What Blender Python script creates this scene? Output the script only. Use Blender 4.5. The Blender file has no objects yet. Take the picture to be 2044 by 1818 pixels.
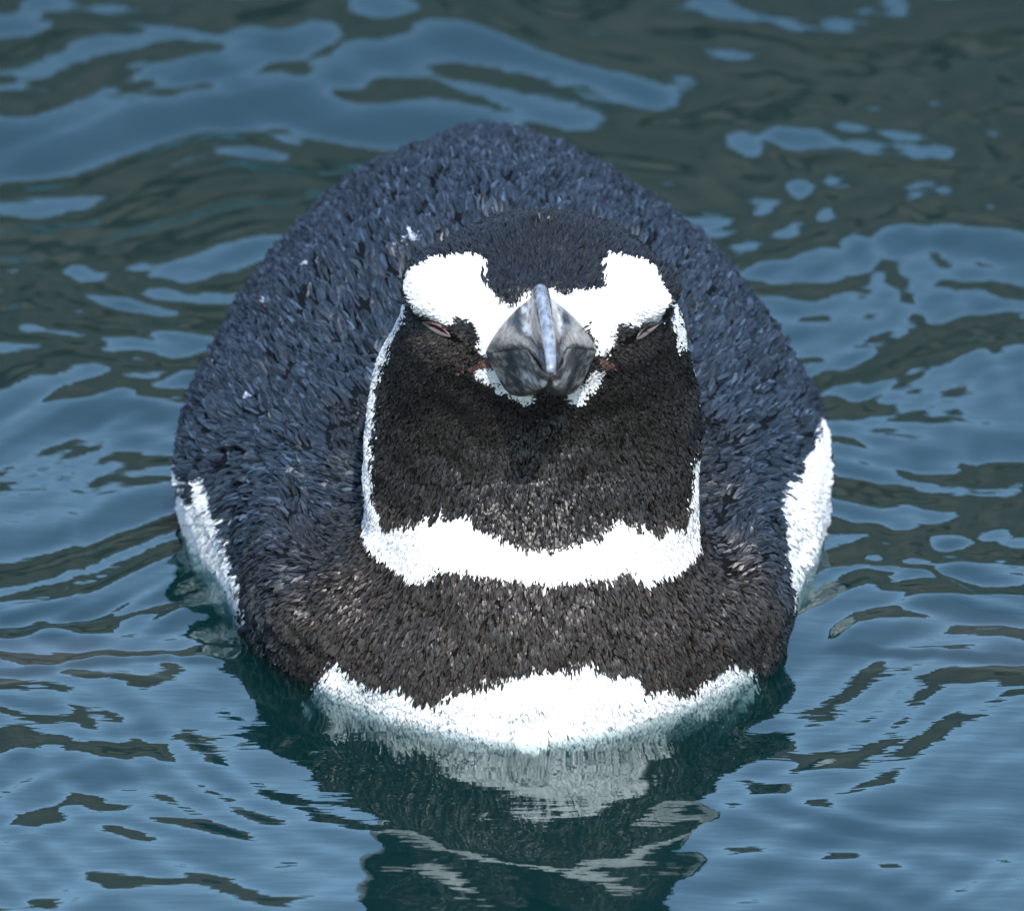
import bpy, math, random
import numpy as np
from mathutils import Vector

# ------------------------------------------------------------------ camera, sky, sun, exposure
SC = bpy.context.scene
COL = SC.collection
rng = np.random.default_rng(7)
random.seed(7)
R = math.radians

ELEV, DIST, PXM = 24.0, 4.0, 6500.0            # camera elevation, distance, photo pixels (2044 wide) per metre
TGT = np.array([-0.0058, 0.05, 0.0735])
SE, CE = math.sin(R(ELEV)), math.cos(R(ELEV))
CAM = TGT + DIST * np.array([0.0, -CE, SE])
cam = bpy.data.cameras.new('camera'); camo = bpy.data.objects.new('camera', cam); COL.objects.link(camo)
camo.location = CAM.tolist(); camo.rotation_euler = (R(90 - ELEV), 0, 0)
cam.sensor_width = 36.0
cam.lens = 36.0 * DIST / (2044 / PXM)
cam.clip_start, cam.clip_end = 0.1, 500.0
cam.dof.use_dof = True
cam.dof.focus_distance = 3.985
cam.dof.aperture_fstop = 20.0
SC.camera = camo

SUN_DIR = Vector((0.10, -0.68, 0.73)).normalized()
sun_el = math.asin(SUN_DIR.z); sun_rot = math.atan2(SUN_DIR.x, SUN_DIR.y)
world = bpy.data.worlds.new('World'); SC.world = world; world.use_nodes = True
wn = world.node_tree.nodes; wl = world.node_tree.links
sky = wn.new('ShaderNodeTexSky'); sky.sky_type = 'NISHITA'; sky.sun_disc = False
sky.sun_elevation = sun_el; sky.sun_rotation = sun_rot
sky.air_density = 1.15; sky.dust_density = 0.3; sky.ozone_density = 1.2
wl.new(sky.outputs[0], wn['Background'].inputs[0]); wn['Background'].inputs[1].default_value = 0.15
sl = bpy.data.lights.new('sun', 'SUN'); slo = bpy.data.objects.new('sun', sl); COL.objects.link(slo)
sl.energy = 2.8; sl.angle = R(0.53); sl.color = (1.0, 0.95, 0.88)
slo.rotation_euler = SUN_DIR.to_track_quat('Z', 'Y').to_euler()
slo.location = (-2, -3, 4)
SC.view_settings.view_transform = 'Standard'; SC.view_settings.look = 'None'
SC.view_settings.exposure = 1.6; SC.view_settings.gamma = 1.0
try: SC.cycles.caustics_reflective = False
except Exception: pass

# ------------------------------------------------------------------ helpers
def link(name, me, mat=None, parent=None):
    o = bpy.data.objects.new(name, me); COL.objects.link(o)
    if mat is not None: me.materials.append(mat)
    if parent is not None: o.parent = parent
    return o

def np_mesh(name, verts, faces_list, smooth=True):
    """faces_list: list of int arrays of shape (n,3) or (n,4)"""
    me = bpy.data.meshes.new(name)
    verts = np.ascontiguousarray(verts, dtype=np.float32)
    me.vertices.add(len(verts)); me.vertices.foreach_set('co', verts.ravel())
    loops = np.concatenate([f.ravel() for f in faces_list]).astype(np.int32)
    sizes = np.concatenate([np.full(len(f), f.shape[1], np.int32) for f in faces_list])
    starts = np.concatenate([[0], np.cumsum(sizes)[:-1]]).astype(np.int32)
    me.loops.add(len(loops)); me.loops.foreach_set('vertex_index', loops)
    me.polygons.add(len(sizes)); me.polygons.foreach_set('loop_start', starts)
    try: me.polygons.foreach_set('loop_total', sizes)
    except Exception: pass
    me.polygons.foreach_set('use_smooth', np.full(len(sizes), smooth, bool))
    me.update(calc_edges=True); me.validate()
    return me

def vcol(me, cols, name='Col'):
    a = me.attributes.new(name, 'FLOAT_COLOR', 'POINT')
    c = np.ones((len(cols), 4), np.float32); c[:, :3] = cols
    a.data.foreach_set('color', c.ravel())

def tag(o, label=None, cat=None, group=None, kind=None):
    if label: o['label'] = label
    if cat: o['category'] = cat
    if group: o['group'] = group
    if kind: o['kind'] = kind
    return o

def new_mat(name):
    m = bpy.data.materials.new(name); m.use_nodes = True
    nt = m.node_tree; b = nt.nodes.get('Principled BSDF')
    return m, nt, b

def sinnoise(P, scale, seed, n=10):
    """cheap smooth noise in about -1..1 : sum of random plane waves with warping"""
    r = np.random.default_rng(seed)
    out = np.zeros(len(P)); Q = P * scale
    W = Q + 0.6 * np.sin(Q[:, [1, 2, 0]] * 1.3 + r.uniform(0, 6.28, 3))
    for i in range(n):
        d = r.normal(size=3); d /= np.linalg.norm(d)
        k = r.uniform(0.6, 2.0)
        out += np.sin(W @ d * k * 2.5 + r.uniform(0, 6.28))
    return out / math.sqrt(n) * 0.8

def project(P):
    """world -> photo pixels (2044 wide)"""
    d = P - CAM
    f = np.array([0, CE, -SE]); u = np.array([0, SE, CE])
    z = d @ f
    return np.stack([1022 + d[:, 0] / z * DIST * PXM, 909 - (d @ u) / z * DIST * PXM], 1)

def in_poly(p, poly):
    x, y = p[:, 0], p[:, 1]; ins = np.zeros(len(p), bool); n = len(poly)
    for i in range(n):
        x1, y1 = poly[i]; x2, y2 = poly[(i + 1) % n]
        if y1 == y2: continue
        c = ((y1 > y) != (y2 > y)) & (x < (x2 - x1) * (y - y1) / (y2 - y1) + x1)
        ins ^= c
    return ins

def zoomed(pts, x0, y0, w):
    k = w / 2044 * 0.80157
    return [(x0 * 0.80157 + k * a, y0 * 0.80157 + k * b) for a, b in pts]

def normalize(v): return v / np.maximum(np.linalg.norm(v, axis=1, keepdims=True), 1e-9)

# ------------------------------------------------------------------ water surface height
BODY_C = np.array([-0.006, 0.17])
def body_dist(x, y):
    """rough distance outside of the floating body's waterline (metres)"""
    dx = (x + 0.03 * y) / 0.098; dy = np.where(y < 0.17, (y - 0.17) / 0.172, (y - 0.17) / 0.27)
    r = np.sqrt(dx * dx + dy * dy) + 1e-6
    return (r - 1) * 0.11

WV = np.random.default_rng(21)
def make_waves(n, l0, l1, slope, ydir):
    out = []
    for i in range(n):
        lam = math.exp(WV.uniform(math.log(l0), math.log(l1)))
        th = WV.normal(math.pi / 2, ydir)
        out.append((2 * math.pi / lam * math.cos(th), 2 * math.pi / lam * math.sin(th), WV.uniform(0, 6.28), slope * lam / (2 * math.pi) * WV.uniform(.5, 1.2)))
    return out
SWELL = make_waves(9, 0.09, 0.30, 0.044, 0.40)
MID = make_waves(14, 0.035, 0.09, 0.024, 0.5)
FINE = make_waves(14, 0.012, 0.035, 0.016, 0.7)
def px_curve(pts):
    """photo pixels on the water plane -> y as a function of x"""
    W = []
    for px, py in pts:
        d = np.array([0, CE, -SE]) + (px - 1022) / (DIST * PXM) * np.array([1, 0, 0]) + (909 - py) / (DIST * PXM) * np.array([0, SE, CE])
        W.append(CAM + d * (-CAM[2] / d[2]))
    W = np.array(sorted(W, key=lambda w: w[0])); xx = np.linspace(W[0, 0], W[-1, 0], 200); yy = np.interp(xx, W[:, 0], W[:, 1])
    yy = np.convolve(np.pad(yy, 6, 'edge'), np.ones(13) / 13, 'valid')
    return lambda x: np.interp(x, xx, yy) + .0008 * np.sin(x * 260) + .0006 * np.sin(x * 610 + 1)
WING_L = (px_curve([(-330, 1350), (0, 1344), (80, 1336), (165, 1320), (250, 1312), (330, 1310), (400, 1318), (520, 1325)]), px_curve([(-330, 1300), (0, 1262), (90, 1250), (170, 1242), (230, 1233), (330, 1222), (490, 1205)]))
WING_R = (px_curve([(1560, 1300), (1720, 1300), (1880, 1308), (2044, 1318), (2390, 1325)]), px_curve([(1560, 1160), (1650, 1148), (1730, 1136), (1800, 1140), (1880, 1160), (1930, 1188), (1965, 1203), (2044, 1206), (2390, 1240)]))
def water_h(x, y):
    wx = x + 0.020 * np.sin(y * 21 + 1.0 + 9 * x) + 0.010 * np.sin(y * 47 - x * 30)
    wy = y + 0.014 * np.sin(x * 25 + 0.5) + 0.007 * np.sin(x * 61 + y * 20 + 2)
    sm = lambda a, b, t: np.clip((t - a) / (b - a), 0, 1) ** 2 * (3 - 2 * np.clip((t - a) / (b - a), 0, 1))
    d = body_dist(x, y)
    far = sm(0.05, 0.45, y)                      # rougher behind the bird
    gs = 0.40 + 0.80 * far; gm = 0.50 + 0.75 * far; gf = 0.80 + 0.25 * far
    gf = gf * (0.55 + 0.9 * sm(0.0, 0.12, np.abs(x)))
    gf = gf * (1 + .9 * np.exp(-(np.maximum(d, 0) / .07) ** 2) * sm(.03, .09, y) * (1 - .7 * sm(.25, .4, y)))
    wing = sm(.085, .12, np.abs(x)) * np.exp(-((y - .078) / .030) ** 4); gf = gf * (1 + 1.1 * wing); 
    rr = np.maximum.reduce([np.abs(x) - .29, y - .78, -.24 - y, 0 * x])
    gf = gf * np.exp(-(rr / .10) ** 2); gm = gm * np.exp(-(rr / .30) ** 2); gs = gs * np.exp(-(rr / 1.0) ** 2)
    gm = gm * (1 + .35 * np.exp(-(np.maximum(d, 0) / .10) ** 2) * sm(.06, .12, y))
    h = np.zeros_like(x)
    for kx, ky, p, a in SWELL: h += gs * a * np.sin(kx * wx + ky * wy + p)
    for kx, ky, p, a in MID: h += gm * a * np.sin(kx * wx + ky * wy + p)
    patch = 0.5 + 0.5 * np.sin(wx * 26 + 1.3 * np.sin(wy * 15)) * np.sin(wy * 19 + 2)
    for kx, ky, p, a in FINE: h += gf * (0.35 + 0.9 * patch) * a * np.sin(kx * wx + ky * wy + p)
    # rings that the bird sends out
    dd = np.maximum(d, 0)
    h += 0.00042 * np.cos(2 * np.pi * (dd / 0.017) + 1.2 * np.sin(x * 30 + y * 22)) * np.exp(-dd / 0.07) * (0.35 + 0.65 * sm(-0.02, 0.15, x)) * sm(0.0, .02, d)
    for lam_, a_, sd_ in ((.0115, .00020, 0.), (.019, .00040, 1.7), (.033, .00042, 3.1)):
        pm = .5 + .5 * np.sin(x * 34 + 2.1 * np.sin(y * 17 + sd_) + sd_) * np.sin(dd * 55 + x * 14 + sd_)
        h += a_ * pm ** 1.5 * np.sin(2 * np.pi * dd / lam_ + 2.2 * np.sin(x * 13 + y * 11 + sd_) + sd_) * sm(.02, .05, d) * np.exp(-dd / .22) * sm(.02, .09, np.abs(x) + .5 * sm(0, .2, y))
    # water piled up against the chest
    h += 0.0016 * np.exp(-dd / 0.008)
    # thin sheet of water riding up over each wing, with sharp little steps at its edges
    sg = lambda t: 1 / (1 + np.exp(-np.clip(t, -30, 30)))
    for s, yf_, yr_ in ((-1, WING_L[0], WING_L[1]), (1, WING_R[0], WING_R[1])):
        ax = s * x; on = sm(.088, .102, ax) * (1 - sm(.20, .25, ax))
        h += on * (.0013 * (sg((y - yf_(x)) / .0012) - sg((y - yr_(x)) / .0014)) + .0005 * np.exp(-((y - yf_(x)) / .0022) ** 2) + .0006 * np.exp(-((y - yr_(x)) / .0022) ** 2))
    calm = 1 - sm(0.8, 2.5, np.abs(x)) * 0.6
    return h * calm

# ------------------------------------------------------------------ body shape (signed field)
def tab(pts): a = np.array(pts, float); return lambda t: np.interp(t, a[:, 0], a[:, 1])
def smooth_tab(pts):
    a = np.array(pts, float)
    t = np.linspace(a[0, 0], a[-1, 0], 400); v = np.interp(t, a[:, 0], a[:, 1])
    k = np.hanning(23); k /= k.sum()
    vp = np.concatenate([2 * v[0] - v[11:0:-1], v, 2 * v[-1] - v[-2:-13:-1]])
    vs = np.convolve(vp, k, 'valid')
    return lambda q: np.interp(q, t, vs)
t_w = smooth_tab([(.000, .004), (.003, .014), (.007, .030), (.014, .042), (.026, .055), (.04, .066), (.06, .078), (.09, .087), (.12, .093), (.155, .1025), (.18, .1025), (.22, .0935), (.27, .0785), (.32, .061), (.37, .044), (.42, .027), (.475, .010)])
t_top = smooth_tab([(.000, .010), (.003, .020), (.01, .034), (.03, .046), (.06, .044), (.09, .053), (.13, .080), (.18, .104), (.23, .1015), (.28, .0855), (.33, .061), (.38, .037), (.43, .016), (.475, .004)])
t_bot = smooth_tab([(.000, -.001), (.003, -.004), (.01, -.011), (.02, -.020), (.04, -.037), (.07, -.058), (.11, -.078), (.2, -.095), (.3, -.085), (.4, -.05), (.475, -.014)])
t_xc = smooth_tab([(-.01, .0005), (.03, -.002), (.10, -.005), (.17, -.0085), (.24, -.0115), (.30, -.0145), (.475, -.020)])
c_w = smooth_tab([(-.02, .036), (.0, .044), (.02, .0495), (.041, .0505), (.058, .0505), (.075, .050), (.092, .0485), (.109, .0452), (.120, .0420), (.130, .0385), (.136, .0345), (.142, .0285), (.1455, .0205), (.149, .0110), (.151, .004)])
c_f = smooth_tab([(-.02, .034), (-.01, .016), (.0, .0045), (.012, .0015), (.03, .0012), (.04, .003), (.05, .0065), (.06, .0115), (.07, .0165), (.08, .0195), (.09, .0205), (.10, .0185), (.11, .0135), (.12, .0085), (.13, .0075), (.136, .0130), (.142, .0215), (.1455, .0310), (.149, .041), (.151, .049)])
c_b = smooth_tab([(-.02, .12), (.05, .118), (.08, .112), (.10, .106), (.115, .100), (.13, .093), (.136, .087), (.142, .079), (.1455, .070), (.149, .060), (.151, .053)])
t_cx = smooth_tab([(0, .0008), (.06, .0008), (.10, .0015), (.14, .0030), (.16, .0036)])

UPX = 1.70
def field(P):
    x, y, z = P[:, 0], P[:, 1], P[:, 2]
    yy = np.clip(y, 0, .475)
    w, tp, bt = t_w(yy), t_top(yy), t_bot(yy)
    zc = np.where(yy < .05, 0.35 * tp, 0.18 * tp)
    hz = np.maximum(np.where(z > zc, tp - zc, zc - bt), .003)
    ex = np.abs((x - t_xc(yy)) / w); ez = np.abs((z - zc) / hz)
    pw = np.where(z > zc, np.interp(yy, [.06, .14, .3], [2.1, UPX, UPX]), 2.1)
    r = (ex ** pw + ez ** pw) ** (1 / pw)
    f1 = (r - 1) * np.minimum(w, hz) * 0.85
    f1 = np.maximum(f1, np.maximum(-y, y - .475))
    zz = np.clip(z, -.02, .151)
    cw, cf, cb = c_w(zz), c_f(zz), c_b(zz)
    yc = (cf + cb) / 2; hy = (cb - cf) / 2
    # the widest place of head and neck lies a little in front of the middle
    q = np.sqrt(((x - t_cx(zz)) / cw) ** 2 + ((y - yc) / hy) ** 2)
    f2 = (q - 1) * np.minimum(cw, hy) * 0.85
    f2 = np.maximum(f2, np.maximum(z - .151, -.02 - z))
    # swollen brows and cheek pads
    def ell(c, r):
        d = (P - np.array(c)) / np.array(r); return (np.sqrt((d * d).sum(1)) - 1) * min(r)
    def smin(a, b, k):
        h = np.clip(0.5 + 0.5 * (b - a) / k, 0, 1); return b * (1 - h) + a * h - k * h * (1 - h)
    f2 = smin(f2, ell((-.0265, .036, .136), (.012, .016, .0105)), .006)
    f2 = smin(f2, ell((.0315, .036, .135), (.012, .016, .0105)), .006)
    f2 = smin(f2, ell((.002, .022, .127), (.017, .016, .018)), .008)
    f1 = smin(f1, ell((-.076, .088, .014), (.010, .032, .022)), .008); f1 = smin(f1, ell((.067, .088, .014), (.010, .032, .022)), .008)
    f = smin(f1, f2, .009)
    f = f + .0011 * sinnoise(P, 28, 91, 5) * np.clip((np.abs(x) + y - .03) / .06, .15, 1) + .0004 * sinnoise(P, 95, 92, 5)
    # shallow eye sockets
    for c in EYES:
        d2 = ((P - c) ** 2).sum(1); f = f + 0.0014 * np.exp(-d2 / (0.0055 ** 2))
    return f

EYES = np.array([[-.0258, .0265, .1285], [.0326, .0275, .1272]])

def grad(P, h=6e-4):
    g = np.zeros_like(P)
    for i in range(3):
        e = np.zeros(3); e[i] = h
        g[:, i] = (field(P + e) - field(P - e)) / (2 * h)
    return g

def to_surface(P, it=3):
    for _ in range(it):
        g = grad(P); s = np.maximum((g * g).sum(1), 0.05)
        st = (field(P) / s)[:, None] * g
        l = np.linalg.norm(st, axis=1, keepdims=True); st *= np.minimum(1, 0.004 / np.maximum(l, 1e-9))
        P = P - st
    return P

def surface_nets(lo, hi, vox):
    n = [int((hi[i] - lo[i]) / vox) + 1 for i in range(3)]
    ax = [lo[i] + np.arange(n[i]) * vox for i in range(3)]
    G = np.stack(np.meshgrid(*ax, indexing='ij'), -1).reshape(-1, 3)
    F = np.empty(len(G))
    for s in range(0, len(G), 400000): F[s:s + 400000] = field(G[s:s + 400000])
    F = F.reshape(n); S = F < 0
    c = [(i, j, k) for i in (0, 1) for j in (0, 1) for k in (0, 1)]
    sub = lambda A, o: A[o[0]:n[0] - 1 + o[0], o[1]:n[1] - 1 + o[1], o[2]:n[2] - 1 + o[2]]
    cnt = sum(sub(S, o).astype(np.int8) for o in c)
    act = (cnt > 0) & (cnt < 8)
    idx = -np.ones(act.shape, np.int64); ijk = np.argwhere(act); idx[act] = np.arange(len(ijk))
    acc = np.zeros((len(ijk), 3)); m = np.zeros(len(ijk))
    for a in c:
        for k in range(3):
            if a[k]: continue
            b = list(a); b[k] = 1
            fa = sub(F, a)[act]; fb = sub(F, tuple(b))[act]; cr = (fa < 0) != (fb < 0)
            t = np.where(cr, fa / np.where(fa == fb, 1, fa - fb), 0)
            p = np.tile(np.array(a, float), (len(ijk), 1)); p[:, k] = t
            acc[cr] += p[cr]; m[cr] += 1
    V = np.array(lo) + (ijk + acc / m[:, None]) * vox
    quads = []
    for k in range(3):
        u, v = (k + 1) % 3, (k + 2) % 3
        sl0 = [slice(None)] * 3; sl1 = [slice(None)] * 3
        sl0[k] = slice(0, -1); sl1[k] = slice(1, None)
        A = S[tuple(sl0)]; B = S[tuple(sl1)]
        e = np.argwhere(A != B)
        e = e[(e[:, u] > 0) & (e[:, v] > 0) & (e[:, u] < n[u] - 1) & (e[:, v] < n[v] - 1)]
        ins = A[tuple(e.T)]
        def cell(du, dv):
            q = e.copy(); q[:, u] += du; q[:, v] += dv; return idx[tuple(q.T)]
        q = np.stack([cell(-1, -1), cell(0, -1), cell(0, 0), cell(-1, 0)], 1)
        q[~ins] = q[~ins][:, ::-1]
        quads.append(q)
    return V, np.concatenate(quads)

# ------------------------------------------------------------------ plumage pattern
Z1 = (880, 500, 900); Z5 = (700, 1500, 1300); Z7 = (850, 1000, 950)
P_BROW_L = zoomed([(300, 545), (255, 480), (300, 400), (440, 330), (530, 322), (680, 300), (740, 330), (790, 380), (745, 470), (800, 520), (850, 585), (905, 605), (950, 560), (1000, 525), (1060, 500), (1110, 520), (1110, 600), (900, 800), (790, 880), (715, 855), (715, 780), (690, 710), (650, 690), (605, 705), (560, 715), (480, 690), (420, 655), (360, 655), (345, 595), (330, 545)], *Z1)
P_BROW_R = zoomed([(1110, 520), (1135, 505), (1180, 550), (1215, 540), (1250, 505), (1300, 520), (1395, 510), (1400, 420), (1378, 370), (1440, 295), (1520, 312), (1640, 330), (1710, 400), (1755, 500), (1790, 560), (1768, 600), (1735, 680), (1650, 700), (1560, 720), (1475, 700), (1472, 800), (1425, 870), (1390, 880), (1300, 700), (1110, 600)], *Z1)
P_CHIN_L = zoomed([(690, 945), (770, 950), (860, 960), (960, 1060), (1040, 1110), (1010, 1150), (950, 1135), (870, 1090), (765, 1035), (695, 975)], *Z1)
P_CHIN_R = zoomed([(1415, 960), (1400, 1030), (1335, 1075), (1280, 1145), (1220, 1145), (1200, 1100), (1300, 1020), (1370, 960)], *Z1)
P_GAPE_L = zoomed([(800, 870), (740, 895), (680, 935), (590, 970), (600, 985), (690, 955), (800, 930)], *Z1)
P_GAPE_R = zoomed([(1390, 890), (1440, 905), (1490, 950), (1430, 950), (1390, 930)], *Z1)
P_EDGE_L = zoomed([(200, 500), (300, 545), (330, 548), (325, 600), (305, 640), (262, 740), (208, 850), (160, 1000), (132, 1220), (128, 1330), (40, 1330), (60, 900)], *Z1)
P_EDGE_R = zoomed([(1765, 590), (1785, 620), (1800, 720), (1838, 860), (1900, 800), (1820, 560)], *Z1)
P_COLLAR = zoomed([(100, 180), (166, 180), (168, 300), (185, 550), (215, 620), (260, 670), (330, 660), (400, 640), (470, 590), (495, 640), (512, 580), (550, 565), (580, 610), (640, 600), (690, 605), (750, 660), (830, 700), (940, 745), (1040, 765), (1140, 775), (1250, 745), (1300, 725), (1380, 700), (1430, 640), (1480, 615), (1530, 630), (1570, 660), (1620, 650), (1700, 725), (1730, 660), (1770, 650), (1815, 690), (1850, 610), (1862, 500), (1880, 290), (1960, 280), (1945, 640), (1925, 780), (1900, 900), (1880, 990), (1800, 1020), (1730, 1010), (1690, 960), (1640, 980), (1590, 950), (1540, 890), (1420, 930), (1280, 940), (1100, 960), (950, 940), (830, 920), (700, 910), (560, 890), (490, 910), (440, 960), (380, 950), (260, 970), (200, 930), (150, 900), (118, 780), (108, 700), (60, 640)], *Z7)
P_CHEST = zoomed([(120, 340), (190, 240), (230, 215), (280, 285), (400, 330), (480, 325), (530, 380), (600, 385), (680, 340), (820, 310), (950, 265), (1030, 250), (1130, 260), (1190, 220), (1290, 270), (1380, 265), (1420, 340), (1500, 320), (1590, 350), (1640, 310), (1700, 270), (1770, 230), (1840, 250), (1990, 700), (0, 700)], *Z5)
P_FLANK_L = [(300, 860), (350, 885), (362, 950), (378, 990), (392, 1000), (402, 962), (418, 955), (432, 985), (450, 1030), (462, 1070), (474, 1105), (482, 1150), (486, 1240), (440, 1290), (300, 1290)]
P_FLANK_R = [(1632, 838), (1626, 880), (1606, 905), (1590, 915), (1582, 940), (1560, 975), (1548, 990), (1556, 1040), (1558, 1080), (1566, 1165), (1590, 1230), (1720, 1230), (1720, 838)]
C_BACK = np.array([.0105, .0170, .0265]); C_HEAD = np.array([.0048, .0038, .0031]); C_CHEST = np.array([.0145, .0122, .0107])  # back is wet slate, made bluer to paint in skylight
C_WHITE = np.array([.54, .545, .54]); C_SKIN = np.array([.055, .030, .026])

P_PALE_L = zoomed([(330, 700), (430, 720), (560, 770), (640, 740), (720, 880), (600, 960), (450, 920), (340, 850)], *Z1)
P_PALE_R = zoomed([(1480, 760), (1560, 770), (1720, 760), (1700, 860), (1560, 900), (1450, 880)], *Z1)
def pale_skin(P):
    q = project(P) + np.stack([sinnoise(P, 400, 13), sinnoise(P, 400, 14)], 1) * 7
    fr = (P[:, 1] < .06) & (P[:, 2] > .09)
    return np.where(fr & in_poly(q, P_PALE_L), 3.2, np.where(fr & in_poly(q, P_PALE_R), 1.9, 1.0))
def plumage(P, N, jit=1.0):
    """0 dark back, 1 dark head, 2 dark chest, 3 white, 4 skin"""
    pp = project(P)
    wob = np.stack([sinnoise(P, 500, 3), sinnoise(P, 500, 4)], 1) * 3.0 * jit
    q = pp + wob + rng.normal(0, 3.6, pp.shape) * jit
    V = normalize(CAM - P); facing = (N * V).sum(1)
    front = (facing > 0.02) & (P[:, 1] < 0.115)
    col = (P[:, 1] < .12) & (P[:, 2] > .045) & (np.abs(P[:, 0]) < .062)      # head and neck column
    k = np.zeros(len(P), int)
    k[col] = 1
    k[(P[:, 1] < .09) & ~((P[:, 2] > .062) & (np.abs(P[:, 0]) < .062))] = 2
    for poly in (P_BROW_L, P_BROW_R, P_CHIN_L, P_CHIN_R, P_EDGE_L, P_EDGE_R, P_COLLAR):
        k[front & col & (P[:, 1] < .085) & in_poly(q, poly)] = 3
    k[front & col & (in_poly(pp, P_GAPE_L) | in_poly(pp, P_GAPE_R))] = 4
    # white band behind the cheeks, out of sight on the sides of head and neck
    side = ~front & col & (P[:, 2] < .135) & (P[:, 1] < .078)
    k[side] = 3
    k[front & (P[:, 2] < .035) & (P[:, 1] < .1) & in_poly(q, P_CHEST)] = 3
    # flanks and belly
    fl = (P[:, 1] > .075) & (P[:, 2] < .05) & (in_poly(q, P_FLANK_L) | in_poly(q, P_FLANK_R)) & (facing > -.05)
    k[fl] = 3
    k[(P[:, 1] > .17) & (P[:, 2] + .004 * wob[:, 0] / 3 < np.interp(P[:, 1], [.17, .25, .30, .36], [.012, .008, -.004, -.02]))] = 3
    k[(P[:, 2] < -.006) & (np.abs(P[:, 0]) < .07)] = 3
    k[P[:, 2] < -.03] = 3
    return k
PAL = np.stack([C_BACK, C_HEAD, C_CHEST, C_WHITE, C_SKIN])
def sstep(a, b, t):
    u = np.clip((t - a) / (b - a), 0, 1); return u * u * (3 - 2 * u)
def backness(P):
    return sstep(.045, .125, P[:, 1] + .25 * np.abs(P[:, 0]) - .012 * sinnoise(P, 60, 8))
def plum_col(P, k):
    """slate on the back passing gradually into brown black on chest and face"""
    f = backness(P)[:, None]; c = C_CHEST * (1 - f) + C_BACK * f
    g = np.maximum(.6 * f,   .38 * sstep(.118, .138, P[:, 2] + .3 * P[:, 1] - .012)[:, None])  # crown takes some back colour: its blue skylight is painted in
    c = np.where((k == 1)[:, None], C_HEAD * (1 - g) + C_BACK * g, c)
    return np.where((k >= 3)[:, None], PAL[k], c)

# ------------------------------------------------------------------ ground, pool, bank
def noise_bump(nt, scale, strength, dist=0.01):
    n = nt.nodes.new('ShaderNodeTexNoise'); n.inputs['Scale'].default_value = scale; n.inputs['Detail'].default_value = 8
    b = nt.nodes.new('ShaderNodeBump'); b.inputs['Strength'].default_value = strength; b.inputs['Distance'].default_value = dist
    nt.links.new(n.outputs[0], b.inputs['Height'])
    tc = nt.nodes.new('ShaderNodeTexCoord'); nt.links.new(tc.outputs['Object'], n.inputs['Vector'])
    return n, b
def rock_mat(name, c0, c1, scale):
    m, nt, b = new_mat(name)
    n, bp = noise_bump(nt, scale, 0.7, 0.02)
    r = nt.nodes.new('ShaderNodeValToRGB'); r.color_ramp.elements[0].position = .35; r.color_ramp.elements[1].position = .7
    r.color_ramp.elements[0].color = (*c0, 1); r.color_ramp.elements[1].color = (*c1, 1)
    nt.links.new(n.outputs[0], r.inputs[0]); nt.links.new(r.outputs[0], b.inputs['Base Color'])
    nt.links.new(bp.outputs[0], b.inputs['Normal']); b.inputs['Roughness'].default_value = .75
    return m
M_GROUND = rock_mat('concrete_ground', (.10, .09, .08), (.2, .19, .17), 3)
M_BANK = rock_mat('wet_brown_rock', (.008, .0066, .0055), (.034, .026, .020), 7)

def grid_mesh(name, xs, ys, hf):
    X, Y = np.meshgrid(xs, ys, indexing='ij'); Zv = hf(X.ravel(), Y.ravel())
    V = np.stack([X.ravel(), Y.ravel(), Zv], 1); nx, ny = len(xs), len(ys)
    i = np.arange(nx - 1)[:, None] * ny + np.arange(ny - 1)[None]
    q = np.stack([i, i + ny, i + ny + 1, i + 1], -1).reshape(-1, 4)
    return V, q
def spread(core0, core1, step, lo, hi, grow=1.12):
    c = list(np.arange(core0, core1 + step / 2, step)); s = step
    while c[-1] < hi: s *= grow; c.append(min(hi, c[-1] + s))
    s = step
    while c[0] > lo: s *= grow; c.insert(0, max(lo, c[0] - s))
    return np.array(c)
def n2(x, y, s, seed): return sinnoise(np.stack([x, y, 0 * x], 1), s, seed)
POOL = (-4.0, 4.0, -2.7, 1.25)
def ground_h(x, y):
    inside = np.minimum.reduce([x - POOL[0], POOL[1] - x, y - POOL[2], POOL[3] + .25 - y])
    t = np.clip((inside + .05) / .25, 0, 1)
    rim = np.where(y > 0.4, .30, .10) + .02 * n2(x, y, .6, 5)
    return rim * (1 - t) - .30 * t
M_FLOOR = rock_mat('painted_pool_floor', (.16, .40, .42), (.24, .52, .54), 2)
V, q = grid_mesh('ground', spread(-4.3, 4.3, .08, -120, 120, 1.25), spread(-3, 1.8, .08, -120, 120, 1.25), ground_h)
gm = np_mesh('ground', V, [q]); go = link('ground', gm, M_GROUND); gm.materials.append(M_FLOOR); tag(go, kind='structure')
gm.polygons.foreach_set('material_index', (V[q][:, :, 2].max(1) < -.02).astype(np.int32))

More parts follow.
